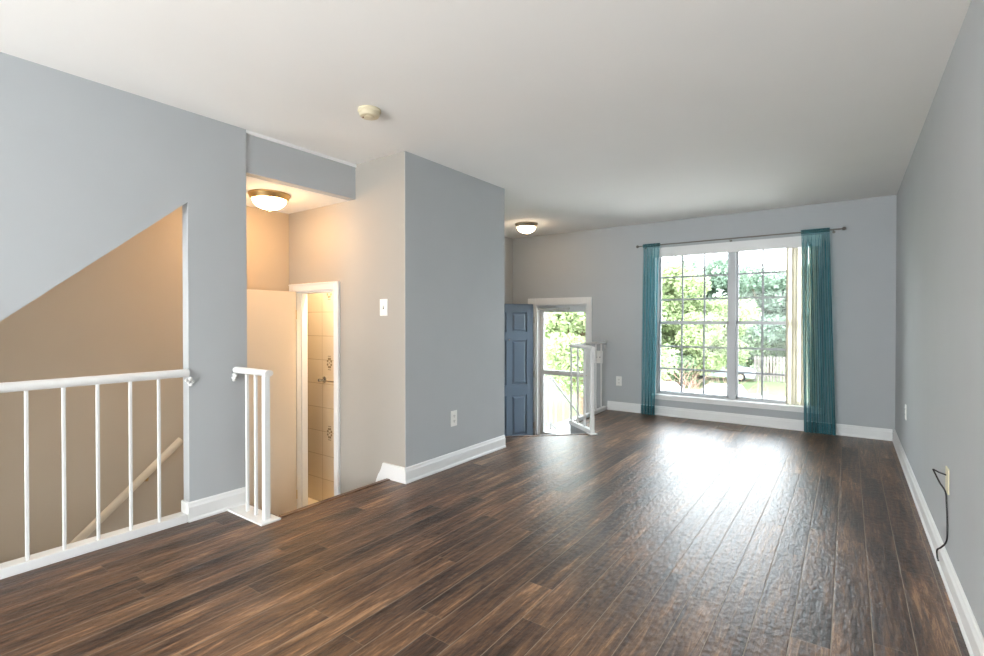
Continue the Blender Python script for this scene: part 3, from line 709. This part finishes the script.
# ------------------------------------------------------------------ unseen patio door, added as an opening for light
pd = sempty('door_4', (-1.4, YR-.06, 0), 'wide white sliding patio door added unseen behind the camera', 'door')
obj('frame', B((-2.6, -2.55, YR-.09, YR-.03, 0, 2.08), (-.25, -.2, YR-.09, YR-.03, 0, 2.08), (-1.43, -1.37, YR-.09, YR-.03, 0, 2.08), (-2.55, -.25, YR-.09, YR-.03, 2.03, 2.08), (-2.55, -.25, YR-.09, YR-.03, 0, .05)), M_vinyl, pd)
obj('pane', B((-2.55, -1.43, YR-.062, YR-.058, .05, 2.03), (-1.37, -.25, YR-.062, YR-.058, .05, 2.03)), M_glass, pd)

# ------------------------------------------------------------------ outdoors
GZ = -3.0
bm = B((-60, 60, 6.6, 120, GZ-.3, GZ)); tag(obj('ground_lawn', bm, M_grass), 'green lawn beyond the street', 'lawn', kind='structure')
tag(obj('street', B((-9.6, 60, 13.0, 28.6, GZ-.02, GZ+.02)), M_asph), 'grey asphalt parking street in front of the house', 'street', kind='structure')
tag(obj('sidewalk', B((-60, 60, 28.6, 31.0, GZ, GZ+.06)), M_walk), 'pale concrete sidewalk beyond the parking street', 'sidewalk', kind='structure')
M_porch = mat('shaded_white_porch_metal', (96, 96, 94), .45)  # white railing paint, its shade put into the colour as dark grey
tag(obj('bounce_slab', B((-2.4, 9, 6.6, 13.0, GZ, GZ+.03)), M_walk), 'unseen pale slab added before the window wall to brighten the ceiling', 'bounce_slab', kind='structure')  # pale ground added out of view, bounces light up to the ceiling
# stoop and steps with a railing
st_ = bmesh.new(); box(st_, -4.20, -2.62, YB+WT, 7.45, GZ, LOW-.05)
for k in range(12):
    box(st_, -4.20, -2.62, 7.45+.26*k, 7.45+.26*(k+1), GZ, LOW-.05-.19*(k+1))
tag(obj('stoop', st_, M_conc), 'concrete stoop and steps outside the storm door', 'stoop', kind='structure')
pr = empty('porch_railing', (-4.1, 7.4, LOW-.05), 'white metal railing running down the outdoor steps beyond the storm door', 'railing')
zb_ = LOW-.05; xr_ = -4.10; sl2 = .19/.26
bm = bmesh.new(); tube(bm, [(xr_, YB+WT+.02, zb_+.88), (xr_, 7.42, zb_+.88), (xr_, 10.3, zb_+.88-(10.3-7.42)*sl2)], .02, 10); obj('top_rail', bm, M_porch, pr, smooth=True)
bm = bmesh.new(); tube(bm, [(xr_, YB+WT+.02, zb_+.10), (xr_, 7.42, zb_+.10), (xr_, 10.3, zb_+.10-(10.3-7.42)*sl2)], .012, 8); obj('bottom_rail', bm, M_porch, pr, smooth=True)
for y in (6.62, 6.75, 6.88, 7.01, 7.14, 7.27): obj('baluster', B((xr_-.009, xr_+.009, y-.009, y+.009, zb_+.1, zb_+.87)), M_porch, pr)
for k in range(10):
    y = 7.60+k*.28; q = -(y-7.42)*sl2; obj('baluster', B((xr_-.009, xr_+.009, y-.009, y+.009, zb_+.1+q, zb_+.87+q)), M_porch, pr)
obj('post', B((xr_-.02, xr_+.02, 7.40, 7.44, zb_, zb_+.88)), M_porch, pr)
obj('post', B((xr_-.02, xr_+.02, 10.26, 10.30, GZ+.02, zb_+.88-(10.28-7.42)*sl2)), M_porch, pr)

# fence across the lawn
fy = 38.6
fe = empty('wooden_fence', (0, fy, GZ), 'weathered wooden board fence across the lawn beyond the street', 'fence')
bm = bmesh.new(); x = -5.3
while x < 9:
    hgt = 1.75 + random.uniform(-.03, .03); prism(bm, [(x, fy, GZ), (x+.13, fy, GZ), (x+.13, fy, GZ+hgt-.05), (x+.065, fy, GZ+hgt), (x, fy, GZ+hgt-.05)], (0, .02, 0)); x += .19
o = obj('boards', bm, M_fence, fe)
obj('rail', B((-5.3, 9, fy+.02, fy+.06, GZ+.4, GZ+.5), (-5.3, 9, fy+.02, fy+.06, GZ+1.3, GZ+1.4)), M_fence, fe)
x = -5.35
while x < 9.2:
    obj('post', B((x, x+.1, fy+.06, fy+.16, GZ, GZ+1.7)), M_fence, fe); x += 2.2

# cars
def car(loc, rot, paint, label):
    t = empty('car', (0, 0, 0), label, 'car', 'parked cars')
    def prof(pts, hw_b, hw_t, name, m, parent=t):
        bm = bmesh.new(); a_, b_ = [], []
        zs_ = [p[1] for p in pts]; lo, hi = min(zs_), max(zs_)
        for x, z in pts:
            f = (z-lo)/(hi-lo); w2 = hw_b + (hw_t-hw_b)*f
            a_.append(bm.verts.new((x, -w2, z))); b_.append(bm.verts.new((x, w2, z)))
        n = len(a_); bm.faces.new(a_); bm.faces.new(b_[::-1])
        for i in range(n): bm.faces.new((a_[i], b_[i], b_[(i+1)%n], a_[(i+1)%n]))
        return obj(name, bm, m, parent, smooth=True, bevel=.05)
    prof([(-2.2, .25), (-2.25, .62), (-2.15, .9), (-1.3, .95), (1.1, .95), (2.0, .82), (2.22, .62), (2.2, .25)], .86, .84, 'body', paint)
    prof([(-1.75, .93), (-1.15, 1.38), (-.9, 1.45), (.2, 1.46), (.5, 1.40), (1.25, .93)], .80, .60, 'cabin', paint)
    for sgn in (-1, 1):
        bm = bmesh.new(); pts = [(-1.4, .97), (-1.0, 1.33), (.38, 1.34), (.98, .97)]
        prism(bm, [(x, sgn*(.805-.2*(z-.93)/.53), z) for x, z in pts], (0, sgn*.012, 0)); obj('side_window', bm, M_carg, t)
    bm = bmesh.new(); prism(bm, [(1.17, -.70, .99), (1.17, .70, .99), (.56, .56, 1.37), (.56, -.56, 1.37)], (.012, 0, .012)); obj('windshield', bm, M_carg, t)
    bm = bmesh.new(); prism(bm, [(-1.66, -.70, 1.0), (-1.66, .70, 1.0), (-1.2, .56, 1.35), (-1.2, -.56, 1.35)], (-.012, 0, .012)); obj('rear_window', bm, M_carg, t)
    for x in (-1.4, 1.35):
        for s in (-.80, .80):
            bm = bmesh.new(); lathe(bm, (x, s, .32), [(0, -.1), (.2, -.1), (.32, -.09), (.32, .09), (.2, .1), (0, .1)], 24, 'y'); wh = obj('wheel', bm, M_tyre, t, smooth=True)
            bm = bmesh.new(); lathe(bm, (x, s+(.1 if s > 0 else -.1), .32), [(0, -.01), (.19, -.01), (.19, .01), (0, .02)], 16, 'y'); obj('hubcap', bm, M_nickel, wh)
    for s in (-.6, .6): obj('headlight', B((2.14, 2.235, s-.16, s+.16, .6, .74)), M_plate, t, bevel=.02)
    for s in (-.62, .62): obj('tail_light', B((-2.26, -2.17, s-.14, s+.14, .66, .82)), mat('red_lens', (150, 30, 28), .3), t, bevel=.02)
    t.location = loc; t.rotation_euler = (0, 0, rot); return t
car((-4.26, 22.2, GZ+.02), R(-90), M_carw, 'white car parked facing the house, behind the lower middle of the window')
car((-6.75, 21.6, GZ+.02), R(-88), M_carw, 'white car parked behind the bare twigs at the left of the window')
car((-7.4, 38.2, GZ), R(4), M_carb, 'silver-blue car parked far off at the left end of the wooden fence')

# ------------------------------------------------------------------ trees
def foliage_mesh(seed, rx_, rz_, nblob, nleaf, leaf, zc):
    rnd = random.Random(seed); bm = bmesh.new(); blobs = []
    for i in range(nblob):
        a = rnd.uniform(0, 2*pi); v = rnd.uniform(-1, 1); rr = rnd.uniform(.25, .85)
        s = math.sqrt(max(0, 1-v*v)); blobs.append((Vector((cos(a)*s*rx_*rr, sin(a)*s*rx_*rr, zc+v*rz_*rr)), rnd.uniform(.22, .42)*rx_))
    for i in range(nleaf):
        c, r_ = blobs[i % nblob]
        d = Vector((rnd.gauss(0,1), rnd.gauss(0,1), rnd.gauss(0,1))).normalized()*r_*rnd.uniform(.5, 1.05); d.z *= .75
        p = c+d; t1 = Vector((rnd.gauss(0,1), rnd.gauss(0,1), rnd.gauss(0,.6))).normalized(); t2 = t1.cross(Vector((rnd.gauss(0,1), rnd.gauss(0,1), rnd.gauss(0,1)))).normalized()
        l = leaf*rnd.uniform(.6, 1.3); w2 = l*.35
        v = [bm.verts.new(q) for q in (p-t1*l*.5, p+t2*w2, p+t1*l*.5, p-t2*w2)]
        bm.faces.new(v)
    return bm, blobs
def tree(kind, x, y, s, rot, label, M, seed, rx_=2.6, rz_=3.0, zc=4.6, nleaf=15000, leaf=.24):
    name = 'broadleaf_tree'
    t = empty(name, (0, 0, 0), label, 'tree', 'trees beyond the street')
    bm, blobs = foliage_mesh(seed, rx_, rz_, 26, nleaf, leaf, zc); obj('foliage', bm, M, t)
    bm = bmesh.new(); rnd = random.Random(seed)
    tube(bm, [(0,0,0), (.05,0,zc*.3), (-.05,.05,zc*.6), (0,0,zc+rz_*.4)], 0, 10, radii=[.2, .16, .12, .05])
    for c, r_ in blobs[:14]:
        z0_ = zc*rnd.uniform(.35, .8); tube(bm, [(0, 0, z0_), (c.x*.5, c.y*.5, (z0_+c.z)/2-.1), tuple(c)], 0, 6, radii=[.08, .05, .015])
    obj('trunk', bm, M_bark, t, smooth=True)
    t.location = (x, y, GZ); t.scale = (s, s, s); t.rotation_euler = (0, 0, rot); return t
def copy_tree(src, x, y, s, rot, label):
    r = src.copy(); C.objects.link(r); r.location = (x, y, GZ); r.scale = (s, s, s); r.rotation_euler = (0, 0, rot); r['label'] = label
    for ch in src.children:
        c = ch.copy(); C.objects.link(c); c.parent = r
    return r
tA = tree('a', -7.1, 15.0, 1.0, 0, 'bright yellow-green tree close beyond the storm door', M_leafA, 11, 2.7, 3.0, 3.7, 20000, .15)
tB = tree('b', -12.2, 34.5, 1.3, 0, 'yellow-green tree behind the left edge of the window', M_leafA, 21, 3.6, 3.6, 3.9, 24000, .24)
tC = tree('c', -4.9, 43.5, 1.15, 0, 'blue-green tree rising behind the left end of the fence', M_leafC, 31, 3.0, 3.8, 4.4, 17000, .28)
copy_tree(tB, -8.3, 34.5, .95, 2.1, 'yellow-green tree seen through the middle of the left window half')
copy_tree(tC, -1.2, 42.5, 1.2, 1.0, 'blue-green tree behind the fence right of the window mullion')
copy_tree(tB, -21.5, 31.0, 1.2, 4.0, 'wide yellow-green tree left of the window view, beyond the street')
copy_tree(tC, 3.4, 43.0, 1.25, 3.2, 'blue-green tree behind the fence at the far right')
copy_tree(tA, -12.2, 19.5, 1.2, 2.5, 'yellow-green tree at the left edge of the storm door view')
copy_tree(tC, -10.2, 46.0, 1.35, 5.0, 'tall blue-green tree far behind the silver-blue car')
copy_tree(tC, -20.0, 47.0, 1.4, .7, 'tall blue-green tree in the second row at the left')
copy_tree(tC, -3.2, 54.0, 1.2, 2.7, 'distant blue-green tree in the back row behind the fence')
hA = tree('h', -16.0, 31.8, 1.0, 0, 'leafy bush at the far left of the row along the sidewalk', M_leafB, 41, 2.0, 1.1, 1.2, 7000, .16)
for i, (x, lab) in enumerate(((-12.6, 'leafy bush second from the left in the row along the sidewalk'), (-9.2, 'leafy bush in the row along the sidewalk, left of the silver-blue car'))):
    copy_tree(hA, x, 32.2, 1.0 + .05*i, 1.3*i+1, lab)
for i, (x, lab) in enumerate(((-6.8, 'tall rounded bush behind the left end of the fence'), (-2.6, 'tall rounded bush behind the fence, right of the window mullion'), (1.8, 'tall rounded bush behind the fence near its middle'), (-11.5, 'tall rounded bush behind the silver-blue car'))):
    copy_tree(hA, x, 44.2 + (4 if i == 3 else 0), 2.0, 1.1*i+.5, lab)
# shrub with bare twigs under the window
t = empty('bare_shrub', (0, 0, 0), 'tall shrub with bare reddish twigs at the lower left of the window', 'shrub')
bm = bmesh.new(); rnd = random.Random(4)
def branch(p, d, l, r_, lev):
    q = p + d*l; tube(bm, [p, (p+q)/2 + Vector((rnd.uniform(-.04,.04), rnd.uniform(-.04,.04), 0)), q], 0, 5, radii=[r_, r_*.8, r_*.55])
    if lev == 0: return
    for k in range(3):
        dn_ = (d + Vector((rnd.uniform(-.8,.8), rnd.uniform(-.8,.8), rnd.uniform(-.15,.5)))).normalized(); branch(q if k else (p+q)/2, dn_, l*.68, r_*.55, lev-1)
for k in range(7):
    a = 2*pi*k/7; branch(Vector((.05*cos(a), .05*sin(a), 0)), Vector((cos(a)*.42, sin(a)*.42, 1)).normalized(), 1.15, .028, 4)
obj('branches', bm, M_twig, t)
bm, _ = foliage_mesh(77, .8, .5, 10, 500, .09, .9); obj('foliage', bm, M_leafB, t)
t.location = (-3.25, 12.0, GZ); t.scale = (1.25, 1.25, 1.14)
